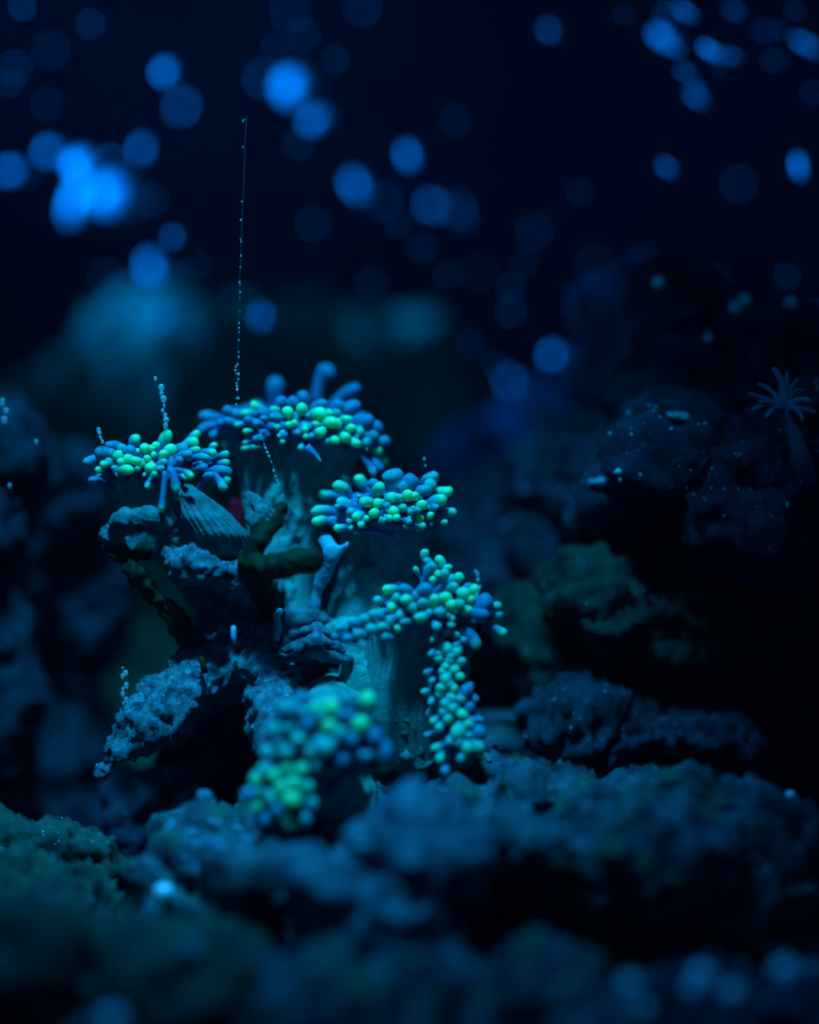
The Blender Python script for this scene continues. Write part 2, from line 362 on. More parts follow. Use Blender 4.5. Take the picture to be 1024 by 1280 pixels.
# dark bare branch leaning on the rock
me = crag(fuse(chain([(140, 690, -.010, 8), (165, 712, -.012, 9), (200, 750, -.010, 11), (232, 790, -.006, 14), (250, 815, -.002, 16)]) + chain([(160, 700, -.011, 9), (180, 690, -.006, 10)]), 0.0006), [(0.006, .0016, 'f'), (.003, .0010, 'r'), (.0015, .0005, 'f')], 4)
tag(link('dead_branch', me, M['olive']), 'dark bare branch slanting down beneath the pale fleshy folds', 'branch')

# grit on the rocks; pale knobs and reef grains stand in for glints
for k, o in enumerate([o for o in C.objects if o.type == 'MESH' and o.name.split('.')[0] in ('ledge_rock', 'front_rock', 'shelf_rock', 'algae_rock', 'reef_rock')]):
    nm = o.name.split('.')[0]
    if nm in ('ledge_rock', 'front_rock') and o != near_left: scatter_grains(o, 'highlight_knob', 40, 0.0005, 0.0018, M['knob'], lambda p, n: n.z > 0.3 and n.y < 0.5, 40 + k)  # knobs added as mottled highlights, not a growth on the rock
    scatter_grains(o, 'sand_grain', 420 if nm == 'shelf_rock' else 1400 if nm == 'reef_rock' else 140, 0.00010, 0.0003 if nm != 'reef_rock' else .00045, M['bub'] if nm == 'reef_rock' else M['grit'], lambda p, n: n.z > 0.0 and n.y < 0.5, 60 + k)  # reef grains are paler and denser, standing in for glints

# ------------------------------------------------------------------ the branching coral
coral = tag(empty('branching_coral', P(400, 1000, 0.0)), 'branching coral with green-tipped blue tentacles standing on the crusted rock', 'coral')
def flesh(name, parts, m, voxel, layers, off, parent=coral):
    return link(name, crag(fuse(parts, voxel), layers, off), m, parent)
def ribs(me, amp, n, cx):           # fine upright folds round a polyp's wall
    for v in me.vertices:
        a = math.atan2(v.co.y - cx.y, v.co.x - cx.x); v.co += v.normal * amp * math.sin(a * n + 2 * noise.noise(v.co * 200))
    me.update(); return me
FL = [(0.012, 0.0020, 'f'), (0.005, 0.0008, 'f'), (0.0018, 0.0003, 'f')]

def tentacle(parent, tip, root, r, g=1.0, neck=0.62, lift=0.25, sides=12, gl=1.5, taper=False, name='tentacle'):
    L = (tip - root).length; KS = (0.35, 0.62, 0.82, 0.94, 0.995); hsh = random.Random(int(tip.x * 1e6) ^ int(tip.z * 1e6)); egg = hsh.uniform(.75, 1.35)
    ctrl = root.lerp(tip, 0.55) + Vector((0, 0, 1)) * L * lift
    n = 11; r *= 1.0; g = 0.10 + 0.88 * g
    pts = bez(root, ctrl, tip, n)
    d = (pts[-1] - pts[-2]).normalized()
    cum = [0.0]
    for a, b in zip(pts, pts[1:]): cum.append(cum[-1] + (b - a).length)
    T = cum[-1]; rad = []
    for c in cum:
        s = (c - (T - 2.6 * r)) / (1.8 * r); s = min(1, max(0, s)); s = s * s * (3 - 2 * s)
        rad.append(r * ((1 - s) * neck + s))
    if taper: rad = [r * (1 - 0.75 * c / T) for c in cum]
    # the rounded end
    for k in KS:
        pts.append(tip + d * r * egg * k * (0.5 if taper else 1)); rad.append(rad[n - 1] * math.sqrt(max(1 - k * k, 0.004)))
    me = tube_mesh(pts, rad, sides, 'tentacle')
    if not taper:          # flattened and a little lumpy, as soft tissue is
        sx, sz = hsh.uniform(.86, 1.12), hsh.uniform(.80, 1.02); o3 = Vector((hsh.random() * 50, hsh.random() * 50, 0))
        for v in me.vertices:
            q = v.co - tip; w = math.exp(-(q.length / (2.2 * r)) ** 2)
            q.x *= 1 + (sx - 1) * w; q.z *= 1 + (sz - 1) * w
            v.co = tip + q * (1 + .24 * w * noise.noise(q / r * .9 + o3))
    at = me.attributes.new('pigment', 'FLOAT', 'POINT')
    tot = T + r; val = []
    for i in range(len(pts)):
        if i < n: dist = tot - cum[i]
        else: dist = max(0, r * (1 - KS[i - n]))
        s = 1 - min(1, max(0, (dist - r * (gl - 1.5)) / (r * 3.0)))
        val += [g * s * s * (3 - 2 * s)] * sides
    at.data.foreach_set('value', val)
    return link(name, me, M['tent'], parent)

def mound(parent, parts, seed):
    me = crag(fuse(parts, 0.0008), [(0.006, 0.0012, 'f'), (0.0022, 0.0008, 'f')], seed)
    at = me.attributes.new('pigment', 'FLOAT', 'POINT'); at.data.foreach_set('value', [0.06 + 0.12 * max(0, noise.noise(v.co * 300)) for v in me.vertices])
    return link('oral_disc', me, M['tent'], parent)
def pleated(parent, path, n, amp, squash, seed, name='pleated_stalk', skin='body'):
    '''a fleshy stalk that flares upward into a head, its skin drawn into upright pleats. path: (px, py, y, r_px) from the rim down'''
    sides, rings = 120, 26; V = []; F = []
    for j in range(rings):
        t = j / (rings - 1) * (len(path) - 1); k = min(int(t), len(path) - 2); f = t - k
        a, b = path[k], path[k + 1]; q = [a[i] + (b[i] - a[i]) * f for i in range(4)]
        c = P(*q[:3]); r = S(q[3], q[2]); w = 1 - j / rings
        for i in range(sides):
            th = 2 * math.pi * i / sides
            nz = noise.noise(Vector((math.cos(th) * 2.5, math.sin(th) * 2.5, j * .16 + seed)))
            m = 1 + amp * (0.35 + w) * (abs(math.sin(th * n / 2 + 2.2 * nz)) - .6) + .10 * nz
            if j == 0: m *= 0.93
            V.append((c.x + r * m * math.cos(th), c.y + r * m * squash * math.sin(th), c.z + S(5) * nz * w))
    for j in range(rings - 1):
        for i in range(sides):
            i2 = (i + 1) % sides; F.append((j * sides + i, (j + 1) * sides + i, (j + 1) * sides + i2, j * sides + i2))
    F.append(tuple(range(sides))); F.append(tuple(reversed(range((rings - 1) * sides, rings * sides))))
    me = bpy.data.meshes.new('stalk'); me.from_pydata(V, [], F); me.update()
    return link(name, me, M[skin], parent)
def head(cx, cy, yc, a, h, depth, tips, length=34, seed=0, body=None, fill=0, fill_r=(5, 8), zc=None, rib=20, part_label=None, stalk=None):
    """one polyp head: wall + tentacles. tips: (px, py, r, g[, root_px, root_py[, extra]])"""
    rnd = random.Random(seed)
    wall = flesh('polyp_head', body, M['body'], 0.0010, FL, seed)
    ribs(wall.data, 0.0005, rib * 2, P(cx, cy, yc))
    if part_label: wall['label'] = part_label
    cen = P(cx, cy + 18, yc)
    mound(wall, [ell(cx, cy + 10, yc - .001, a * .70, h * .60, depth * .60), ell(cx - a * .3, cy + 12, yc, a * .42, h * .46, depth * .46), ell(cx + a * .3, cy + 12, yc, a * .42, h * .46, depth * .46)], seed)
    if stalk: pleated(wall, stalk, 30, .08, .62, seed * 3.7)
    for t in tips:
        px, py, r, g = t[:4]
        u = (px - cx) / a; v = (cy - py) / h
        # rounder heads: what shows low in the picture is nearer to us, what shows high is farther
        y = yc + S(depth) * (0.30 * max(-1, min(1, v)) - 0.75 * math.sqrt(max(0.04, 1 - min(1, u * u) - min(1, v * v) * .6)) ) + S(5) * rnd.uniform(-1, 1)
        ex = t[6] if len(t) > 6 else {}
        if 'y' in ex: y = yc + S(ex['y'])
        tip = P(px, py, y)
        if len(t) > 4 and t[4] is not None:
            root = P(t[4], t[5], y + S(ex.get('ry', 6)))
        else:
            dirv = cen - tip; Ld = dirv.length
            root = tip + dirv.normalized() * min(S(length) * rnd.uniform(.95, 1.4), Ld * 0.9) + Vector((S(rnd.uniform(-24, 24)), 0, -S(4 + rnd.uniform(-4, 16))))
        tentacle(wall, tip, root, S(r, y) * 0.97, g * rnd.uniform(0.85, 1.0), ex.get('neck', rnd.uniform(.55, .75)), ex.get('lift', rnd.uniform(.08, .28)), gl=ex.get('gl', rnd.uniform(1.7, 2.3)), taper=ex.get('taper', False))
    for i in range(fill):
        px = cx + a * rnd.uniform(-.72, .72); py = cy + h * rnd.uniform(-.25, .72)
        u = (px - cx) / a; v = (cy - py) / h
        y = yc + S(depth) * (0.30 * v - 0.70 * math.sqrt(max(0.04, 1 - u * u - v * v * .6)))
        tip = P(px, py, y); root = tip + (cen - tip).normalized() * S(length * .8) + Vector((S(rnd.uniform(-8, 8)), 0, -S(4)))
        tentacle(wall, tip, root, S(rnd.uniform(2.6, 4.6), y), rnd.uniform(.3, .9), rnd.uniform(.6, .9), rnd.uniform(.05, .3), gl=rnd.uniform(1.3, 2.0), sides=9)
    for i in range(fill):
        an = rnd.uniform(0, 2 * math.pi); q = math.sqrt(rnd.uniform(.1, .8))
        px = cx + a * q * math.cos(an); vv = q * math.sin(an)
        y = yc + S(depth) * (vv * .9 + .25); py = cy - h * vv * 0.8 + rnd.uniform(2, 9)
        tip = P(px, py, y); dirv = cen - tip
        root = tip + dirv.normalized() * min(S(length), dirv.length * .9) + Vector((0, 0, -S(6)))
        tentacle(wall, tip, root, S(rnd.uniform(*fill_r), y), rnd.uniform(.0, .6), rnd.uniform(.6, .8), rnd.uniform(.1, .3), gl=rnd.uniform(1.0, 1.5))
    return wall

# head standing lowest on the left
head(196, 578, -.006, 92, 30, 55, [
    (140, 557, 7, .1), (125, 566, 9, .05), (111, 577, 7, .35), (123, 587, 4.5, .9), (130, 580, 5, .8), (136, 576, 5.5, .6), (148, 570, 7.5, .8), (152, 577, 5, .9),
    (161, 574, 6.5, .95), (169, 576, 6, .9), (176, 579, 6.5, .95), (160, 587, 7, 1, 150, 590), (151, 582, 4.2, .8), (188, 585, 8, 1), (184, 573, 5, 1), (192, 568, 4.2, 1),
    (181, 559, 6.5, .95), (189, 560, 6, .95), (195, 556, 5.5, .95), (172, 564, 5, .8), (169, 550, 8, .9, 164, 566, {'gl': 1.2}), (161, 563, 9, .05), (208, 546, 8.5, 1), (204, 567, 5.8, 1), (213, 562, 8.5, 1),
    (184, 608, 4, .8, 188, 598, {'y': -58}), (194, 593, 4.4, .8), (115, 600, 6, .0),
    (202, 635, 4.6, 1, 207, 590, {'y': -62, 'neck': .8, 'lift': .05, 'gl': 1.25}), (220, 609, 6.4, .9, 212, 588, {'y': -64, 'neck': .85, 'lift': .5, 'gl': 1.1}), (238, 594, 5, 1, 214, 588, {'y': -60, 'neck': .6, 'lift': .25}),
    (221.7, 622, 5, .6, 216, 606, {'y': -50}), (243, 552, 7.5, 1, 212, 572, {'neck': .85}), (245, 543, 5.5, .9), (246, 562, 5, .8, 218, 580, {'neck': .95, 'y': -20}), (268, 556, 4.6, .9), (266, 566, 5.5, .9, 232, 582, {'neck': 1, 'y': -20}),
    (283, 567, 4.2, .7), (282, 578, 5, .8), (279, 589, 8.5, .1), (284, 600, 5.5, .8, 268, 588), (279, 609, 6, .6, 268, 592), (256, 572, 6, .3), (228, 560, 7, .3), (225, 575, 6, .1, 214, 590), (234, 568, 6, .2), (254, 584, 6, .1), (262, 594, 6, .1),
    (139, 566, 6, .2), (118, 574, 6, .1), (152, 560, 6, .3), (205, 577, 5, .6), (200, 586, 4.5, .5), (172, 586, 4.5, .6), (142, 585, 4, .5)],
    34, 1, [ell(200, 600, .001, 72, 14, 34), ell(195, 616, .002, 50, 20, 30), ell(205, 650, .002, 38, 40, 28), ell(240, 670, .004, 36, 40, 28)] + chain([(205, 650, 0, 40), (240, 700, .004, 30), (260, 740, .006, 26)]), 16, (5, 8), stalk=[(197, 594, -.002, 76), (198, 612, -.002, 66), (206, 645, -.002, 52), (238, 695, .002, 38), (260, 745, .004, 30)])
# topmost head
head(370, 530, .006, 112, 42, 75, [
    (256, 521, 9, .1, 288, 530, {'neck': .7}), (284, 513, 8, .05), (252, 537, 6.5, .05, 284, 536, {'neck': .9, 'lift': .3}), (266, 545, 6.2, .05, 306, 556, {'neck': .75, 'lift': .55}), (296, 517, 7, .1), (307, 517, 6, .8), (317, 506, 6.3, 1, 336, 522, {'neck': .9}),
    (293, 526, 4.5, .9, 303, 531), (297, 531, 4.8, .6), (308, 539, 4, 1), (321, 529, 5.4, .1, 334, 534), (340, 533, 6, .05), (320, 549, 5, .05, 336, 543, {'neck': .8}), (355, 544, 5, .1), (345, 522, 8, .15), (343, 513, 7, .7),
    (344, 482, 10, .0, 342, 516, {'neck': .8, 'y': 70}), (360, 515, 8, .9), (361, 531, 4.6, .9), (368, 529, 4.6, .95), (377, 511, 8, .95), (370, 520, 7, .1), (401, 517, 8.5, 1), (395, 530, 4.2, .9), (411, 516, 5.5, .9),
    (414, 528, 7.5, 1), (422, 529, 7.2, 1), (434, 524, 6, .8), (439, 535, 6.6, .95), (382, 537, 5, .9), (402, 540, 7.6, .95), (419, 550, 5.6, 1), (432, 547, 7, .95), (445, 554, 6.6, .9), (450, 540, 6.6, .7), (385, 520, 4, .5),
    (400, 575, 6, .4, 384, 560, {'taper': True, 'y': -66, 'lift': .1}), (411, 466, 9, .0, 394, 506, {'neck': .85, 'y': 60, 'lift': .8}), (443, 487, 8.6, .0, 412, 512, {'neck': .8, 'y': 50, 'lift': .2}), (440, 509, 11, .0), (379, 497, 9, .0), (401, 506, 8.5, .05),
    (460, 527, 11, .0), (471, 534, 10, .0), (477, 551, 10, .1), (473, 563, 8, 1, 452, 570, {'y': -20, 'neck': .9}), (480, 576, 6.8, 1, 462, 572, {'y': -10, 'neck': .9}), (466, 590, 5, .4, 446, 562, {'y': -30, 'neck': .9, 'lift': .2}), (474, 584, 6.5, .0, 458, 570, {'y': -24, 'neck': .9}),
    (330, 516, 7, .1), (310, 526, 6, .0, 330, 535, {'neck': 1}), (328, 540, 5, .0), (352, 502, 8, .0), (366, 503, 8, .0), (424, 507, 9, .0), (420, 517, 7, .2), (330, 524, 6, .1), (285, 527, 7, .0, 310, 540, {'neck': 1}), (275, 529, 6.5, .0, 300, 540, {'neck': 1}),
    (465, 545, 9, .2), (458, 553, 8, .3), (390, 545, 5, .2), (372, 541, 5, .2), (408, 552, 5, .3)],
    40, 2, [ell(370, 556, .014, 82, 16, 44), ell(366, 586, .012, 74, 34, 46), ell(360, 626, .012, 60, 46, 44)] + chain([(358, 630, .012, 48), (348, 700, .012, 42), (345, 760, .010, 40), (350, 810, .008, 36)]), 26, (6, 9), part_label='dark wall of the topmost head with long upright tentacles', stalk=[(368, 548, .010, 92), (366, 572, .010, 78), (360, 615, .010, 60), (352, 680, .010, 46), (346, 740, .008, 42), (348, 800, .006, 40)])
# middle head
head(484, 630, -.004, 88, 42, 62, [
    (423, 607, 8.6, .75, 444, 630, {'neck': .55, 'y': -10}), (449, 599, 8, 1, 463, 622, {'neck': .8, 'y': 5}), (433, 598, 6, .5, 448, 608, {'y': 30}), (405, 619, 7, .7, 430, 626, {'y': 20}), (427, 629, 9, .7, 450, 644, {'neck': .55, 'y': -18}), (398, 639, 8, .6, 434, 650, {'neck': .9, 'y': -5}), (398, 651, 6.6, .9, 424, 660, {'neck': .6, 'y': -20}), (422, 660, 5.6, 1, 444, 662, {'neck': .7, 'y': -26}),
    (472, 629, 7, .95, 484, 632), (456, 627, 8, .7), (468, 641, 7, .9), (446, 646, 6.6, 1), (458, 648, 4.4, .8), (451, 656, 5, .7), (474, 611, 9.2, .7), (445, 666, 3.6, .5),
    (491, 596, 13, .2, 497, 622, {'neck': .8}), (514, 602, 11, .05), (490, 622, 7, .8), (497, 622, 6.5, .7), (510, 619, 7.8, 1), (517, 620, 7.4, 1), (492, 639, 7.4, 1), (488, 647, 5.6, .9), (496, 647, 4.8, 1), (484, 632, 6, .2), (528, 631, 7, .9),
    (525, 648, 5.2, 1), (528, 657, 5.2, 1), (538, 644, 5.6, .8), (541, 596, 8, .4, 527, 606), (538, 606, 8, .45), (531, 613, 8, .2), (558, 615, 8, 1, 538, 626), (552, 625, 8, .9, 532, 634, {'neck': .85}), (565, 640, 6.2, .7, 544, 646, {'neck': .8}),
    (556, 653, 4, .7), (504, 635, 5.4, .6), (513, 640, 5, .4), (478, 652, 5, .5), (466, 604, 7, .2), (505, 609, 8, .2), (438, 640, 6, .4), (545, 634, 5, .3), (512, 652, 4.4, .3), (436, 652, 5, .5), (522, 638, 5, .3)],
    34, 3, [ell(485, 656, .004, 56, 12, 34), ell(485, 680, .003, 54, 28, 36), ell(478, 716, .004, 52, 46, 36)] + chain([(475, 715, .004, 42), (458, 770, .006, 44), (440, 820, .008, 44)]), 16, (6, 9), part_label='dark wall of the round middle head', stalk=[(484, 650, .001, 64), (484, 670, .001, 56), (478, 705, .002, 46), (462, 755, .002, 44), (446, 810, .004, 46)])
# long trailing head on the right
D1 = [(531, 692, 6, .7), (520, 712, 4, .7), (550, 701, 7, .9), (560, 709, 5.5, .8), (547, 717, 5.6, .9), (574, 721, 6.5, .9), (541, 725, 5, .9), (556, 718, 7, .6), (565, 724, 7, .5), (540, 708, 7, .3), (535, 702, 6, .4), (567, 733, 7, .5),
    (485, 737, 7, 1), (472, 750, 6.5, .5), (507, 737, 8.5, .1), (532, 738, 11, .1), (508, 750, 8, .8), (490, 759, 7.5, .85), (543, 750, 8.4, .8), (557, 747, 8, .95), (565, 756, 9, .95), (585, 764, 9, .8), (579, 741, 8.5, .75), (594, 737, 7.5, .9), (587, 749, 6.6, .95),
    (526, 772, 7.6, .8), (498, 786, 6, 1), (485, 777, 7.5, .6), (566, 773, 4.4, .8), (546, 783, 6.5, .5), (565, 782, 4.6, .5), (608, 753, 13, .05, 585, 775), (621, 758, 8, .5, 600, 775), (624, 769, 6.5, .3, 600, 778), (629, 791, 5.8, 1, 604, 784, {'neck': .9}),
    (594, 804, 9.5, .9, 578, 784, {'neck': .9, 'gl': .95}), (600, 768, 10, .0), (500, 770, 7, .4), (515, 760, 8, .5), (475, 765, 6, .4), (530, 755, 8, .4), (505, 778, 6, .3), (575, 755, 7, .6), (468, 768, 7, .4, 480, 776, {'y': -60}), (454, 774, 7, .5, 470, 782, {'y': -60}), (440, 778, 7, .3, 456, 786, {'y': -60}), (426, 785, 6, .3, 442, 792, {'y': -55}), (463, 786, 7, .5, 474, 792, {'y': -66}), (448, 792, 7, .35, 460, 797, {'y': -64}), (434, 798, 6, .1, 446, 802, {'y': -60}), (476, 783, 6, .6, 486, 790, {'y': -66}), (419, 795, 5.5, .1, 432, 800, {'y': -55}), (482, 796, 6, .4, 490, 800, {'y': -64}), (550, 765, 8, .4), (520, 745, 8, .2), (495, 748, 7, .4), (536, 766, 6, .5)]
D2 = [(551, 798, 6.4, .1), (552, 808, 5.4, .9), (561, 811, 7.2, .6), (571, 816, 5.7, .8), (550, 824, 5.6, .8), (567, 836, 6.4, .8), (575, 846, 5.8, 1), (552, 839, 5.8, .8), (558, 847, 6.4, .7), (582, 864, 7.4, .1), (568, 863, 6.4, .8), (548, 869, 5.2, .9), (532, 864, 4.6, .7),
    (552, 859, 5.5, .8), (576, 876, 6.4, .6), (558, 880, 7.4, .7), (587, 886, 6.3, .05), (577, 894, 7.8, .95), (561, 901, 6.4, .7), (584, 905, 6.4, .8), (571, 915, 8.8, .8), (542, 902, 4.4, .8), (549, 911, 5, .7), (597, 917, 9.2, .1), (598, 933, 7.2, .7), (582, 936, 6.8, .8), (604, 946, 5.4, .9),
    (545, 936, 5.2, .8), (551, 950, 5.2, .7), (558, 962, 6.2, .1), (575, 947, 5.2, .5), (562, 825, 6, .7), (563, 854, 6, .8), (567, 884, 6, .7), (566, 872, 5.5, .8), (545, 792, 5, .5), (558, 790, 6, .6), (570, 795, 6, .5), (580, 802, 6, .3), (540, 802, 5, .4), (548, 815, 5, .6), (578, 825, 5.5, .5), (562, 820, 6, .6), (538, 820, 4.5, .3), (535, 840, 4.5, .3), (570, 806, 6, .7), (556, 832, 5.5, .7), (540, 850, 4.5, .5), (540, 880, 4.5, .5), (535, 920, 4, .4), (594, 875, 5, .1), (600, 900, 5, .1), (560, 928, 6, .4), (590, 900, 6, .2), (586, 922, 6, .4), (573, 928, 6, .5), (556, 892, 5, .6)]
wD = head(545, 752, -.014, 86, 50, 60, D1, 34, 4, [ell(545, 772, -.006, 56, 18, 34), ell(530, 796, -.006, 52, 26, 32), ell(505, 830, -.006, 44, 60, 34), ell(560, 790, -.006, 36, 30, 30)]
     + chain([(558, 790, -.012, 32), (558, 850, -.013, 28), (566, 910, -.015, 28), (574, 945, -.016, 24)]) + chain([(500, 800, -.004, 44), (510, 900, -.002, 44), (530, 960, .002, 40)]), 14, (6, 8), part_label='long ribbed wall of the head trailing down over the slab', stalk=[(530, 770, -.010, 72), (522, 795, -.010, 62), (508, 840, -.008, 54), (506, 900, -.006, 50), (512, 960, -.002, 50)])
rd = random.Random(55)
for (px, py, r, g) in D2:
    px += rd.uniform(-2, 2); py += rd.uniform(-2, 2); r *= rd.uniform(.85, 1.2); g *= rd.uniform(.75, 1.05)
    xc = 560 + (py - 800) * 0.10
    u = (px - xc) / 34
    y = -.021 - S(20) * math.sqrt(max(0, 1 - u * u * .8)) + .003 - .008 * (py - 800) / 160
    tip = P(px, py, y); root = P(px + (xc - px) * .55 + rd.uniform(-15, 15), py - 4 + rd.uniform(-16, 8), y + S(28))
    tentacle(wD, tip, root, S(r, y), g * rd.uniform(.8, .95), rd.uniform(.65, .85), rd.uniform(.0, .2), gl=rd.uniform(1.6, 2.2))
# front head, nearest to us
E = [(376, 873, 9, .1), (360, 889, 13, .3), (343, 914, 12, .3), (337, 940, 11, .35), (358, 908, 12, .3), (415, 883, 9.5, 1), (394, 885, 8, .8), (411, 908, 9.5, .9), (406, 932, 13, .35), (435, 875, 9.5, .2), (460, 873, 9.5, .9), (450, 906, 11, 1), (476, 938, 14, .05), (480, 959, 6, 1),
     (458, 969, 6.5, .7), (433, 975, 6.5, .4), (417, 961, 7.5, .2), (359, 961, 8, 1), (341, 970, 8, 1), (320, 975, 8, .8), (378, 961, 8, .9), (368, 979, 9, .8), (364, 998, 12, 1), (321, 1006, 6.5, 1), (347, 1012, 9.5, .05), (312, 994, 10, .05), (382, 1024, 8.5, .3), (331, 1026, 7.5, .05), (364, 1030, 8.5, .7),
     (374, 924, 10, .5), (385, 905, 9, .1), (428, 895, 9, .1), (440, 925, 10, .1), (455, 945, 10, .1), (430, 950, 9, .05), (395, 955, 9, .3), (352, 985, 8, .8), (332, 960, 8, .6), (340, 998, 8, .5), (385, 985, 8, .6), (390, 1004, 8, .4), (355, 1022, 8, .6), (425, 918, 10, .4), (360, 940, 10, .4), (390, 940, 10, .4), (322, 990, 7, .4), (465, 920, 10, .05), (445, 960, 8, .1), (380, 890, 9, .2), (350, 930, 10, .3), (400, 895, 8, .4)]
wE = flesh('polyp_head', [ell(395, 935, -.034, 52, 38, 34), ell(365, 988, -.036, 36, 34, 28), ell(440, 935, -.036, 32, 32, 28)] + chain([(390, 930, -.036, 40), (410, 900, -.02, 40), (420, 880, -.005, 40)]) + chain([(385, 960, -.035, 36), (420, 1000, -.02, 50)]), M['body'], 0.0011, FL, 9)
mound(wE, [ell(398, 926, -.040, 62, 40, 30), ell(440, 926, -.040, 36, 36, 28), ell(354, 990, -.040, 36, 34, 26)], 9)
wE['label'] = 'blurred wall of the head nearest the viewer'
rd = random.Random(77)
for (px, py, r, g) in E:
    u = (px - (395 if py < 960 else 358)) / 90; v = (py - (920 if py < 960 else 990)) / 60
    y = -.040 - S(46) * math.sqrt(max(0.1, 1 - u * u - v * v * .5))
    cpx, cpy = (400, 935) if py < 962 else (360, 985)
    tip = P(px, py, y); root = P(px + (cpx - px) * .5 + rd.uniform(-18, 18), py + (cpy - py) * .5 + rd.uniform(-14, 14), y + S(32))
    tentacle(wE, tip, root, S(r, y) * 1.15, g, rd.uniform(.65, .85), rd.uniform(.05, .2), gl=rd.uniform(1.5, 2.1))

# fleshy folds under the left head, the pale torn tissue, the ribbed plate and the bare stem
fd = flesh('tissue_fold', chain([(140, 668, -.010, 11), (158, 650, -.015, 14), (185, 648, -.016, 13), (206, 656, -.012, 9)]) + chain([(150, 678, -.004, 14), (190, 678, -.002, 18)]), M['fold'], 0.0007, FL, 5)
pleated(coral, [(232, 606, -.010, 8), (240, 622, -.012, 20), (254, 645, -.013, 31), (272, 668, -.012, 36), (286, 690, -.009, 30), (296, 706, -.006, 14)], 23, .15, .6, 4.4, 'tissue_fold', 'fold')
for v in fd.data.vertices: v.co += v.normal * (0.0006 * abs(math.sin((v.co.z + v.co.x * .3) * 1700 + 5 * noise.noise(v.co * 170))) + .0004 * noise.noise(v.co * 900))
pl = flesh('torn_tissue', chain([(405, 672, -.006, 9), (416, 690, -.008, 13), (408, 712, -.006, 11), (398, 738, -.004, 8), (392, 768, -.002, 6), (380, 792, -.002, 9)], flat=.5) + chain([(418, 695, -.008, 9), (432, 682, -.009, 5), (437, 678, -.009, 3)], flat=.5), M['pale'], 0.00055, [(0.006, 0.0007, 'f')], 7)
flesh('ribbed_plate', [s for k in range(4) for s in chain([(348 + 8 * k, 826 - 15 * k, -.010 + .003 * k, 7), (395, 815 - 15 * k, -.014 + .003 * k, 8), (436 - 3 * k, 826 - 14 * k, -.010 + .003 * k, 7)])], M['skel'], 0.0006, [(0.006, 0.0012, 'f'), (0.002, .0005, 'f')], 8)
flesh('fuzzy_stem', [ell(440, 790, -.004, 34, 18, 22), ell(470, 800, -.006, 40, 24, 22), ell(462, 850, -.006, 44, 60, 24)], M['fuzz'], 0.0007, [(0.010, 0.0010, 'f'), (0.003, .0003, 'f'), (.0014, .0003, 'f')], 12)
flesh('stem', chain([(262, 730, .006, 26), (300, 790, .006, 34), (350, 810, .01, 40), (440, 820, .01, 46), (500, 900, .01, 50), (470, 1050, .012, 70)]), M['body'], 0.0012, FL, 14)

# ------------------------------------------------------------------ things growing on and round the coral
me = crag(fuse(chain([(352, 636, -.016, 12), (338, 655, -.020, 12), (320, 680, -.022, 14), (310, 702, -.022, 15), (330, 712, -.024, 16), (365, 704, -.026, 16), (388, 700, -.026, 17)]) + chain([(312, 708, -.018, 14), (340, 760, -.004, 16)]), 0.0006), [(0.010, 0.0014, 'f'), (.004, .0005, 'r'), (.0015, .0003, 'f')], 3)
tag(link('hooked_sponge', me, M['olive']), 'smooth dark olive hook-shaped sponge in front of the coral stem', 'sponge')
me = crag(fuse([ell(294, 646, .006, 14, 26, 6)], 0.0006), [(0.005, 0.0008, 'f')], 5)
tag(link('red_algae', me, M['red']), 'dark red algae patch in the gap between the two upper heads', 'algae')
me = crag(fuse(chain([(308, 618, -.006, 7), (322, 626, -.010, 9), (330, 640, -.011, 9), (320, 656, -.010, 8), (316, 670, -.008, 6)], flat=.5) + chain([(312, 624, -.008, 8), (316, 650, -.009, 8)], flat=.5), 0.0005), [(0.006, 0.0010, 'f')], 6)
tag(link('flap_sponge', me, M['fold']), 'small pale teal flap beside the top of the olive sponge', 'sponge')
for pts, r, lab in (([(345, 800), (348, 785), (346, 770), (351, 763)], 4.2, 'pale blue upright worm tube with bent tip on the rock crest'),
                    ([(293, 806), (292, 795), (292, 784)], 3.4, 'short straight worm tube on the rock beside the larger one'),
                    ([(256, 842), (254, 830), (251, 822)], 4.2, 'dark stubby worm tube in the middle of the ledge')):
    pp = [P(x, y, -.015) for x, y in pts]
    me = tube_mesh(pp + [pp[-1] + (pp[-1] - pp[-2]).normalized() * S(2)], [S(r)] * len(pp) + [S(r * .4)], 10)
    tag(link('worm_tube', me, M['olive'] if 'dark' in lab else M['tube']), lab, 'worm', 'worm tubes on the rock')

def on_rock(px, py, lift=0.0, fallback=.0):
    c = cam.location; d = (P(px, py, 0) - c).normalized()
    ok, loc, nr, _ = right.ray_cast(c - right.location, d)
    p = loc + right.location - d * lift if ok else P(px, py, fallback)
    return p, p.y
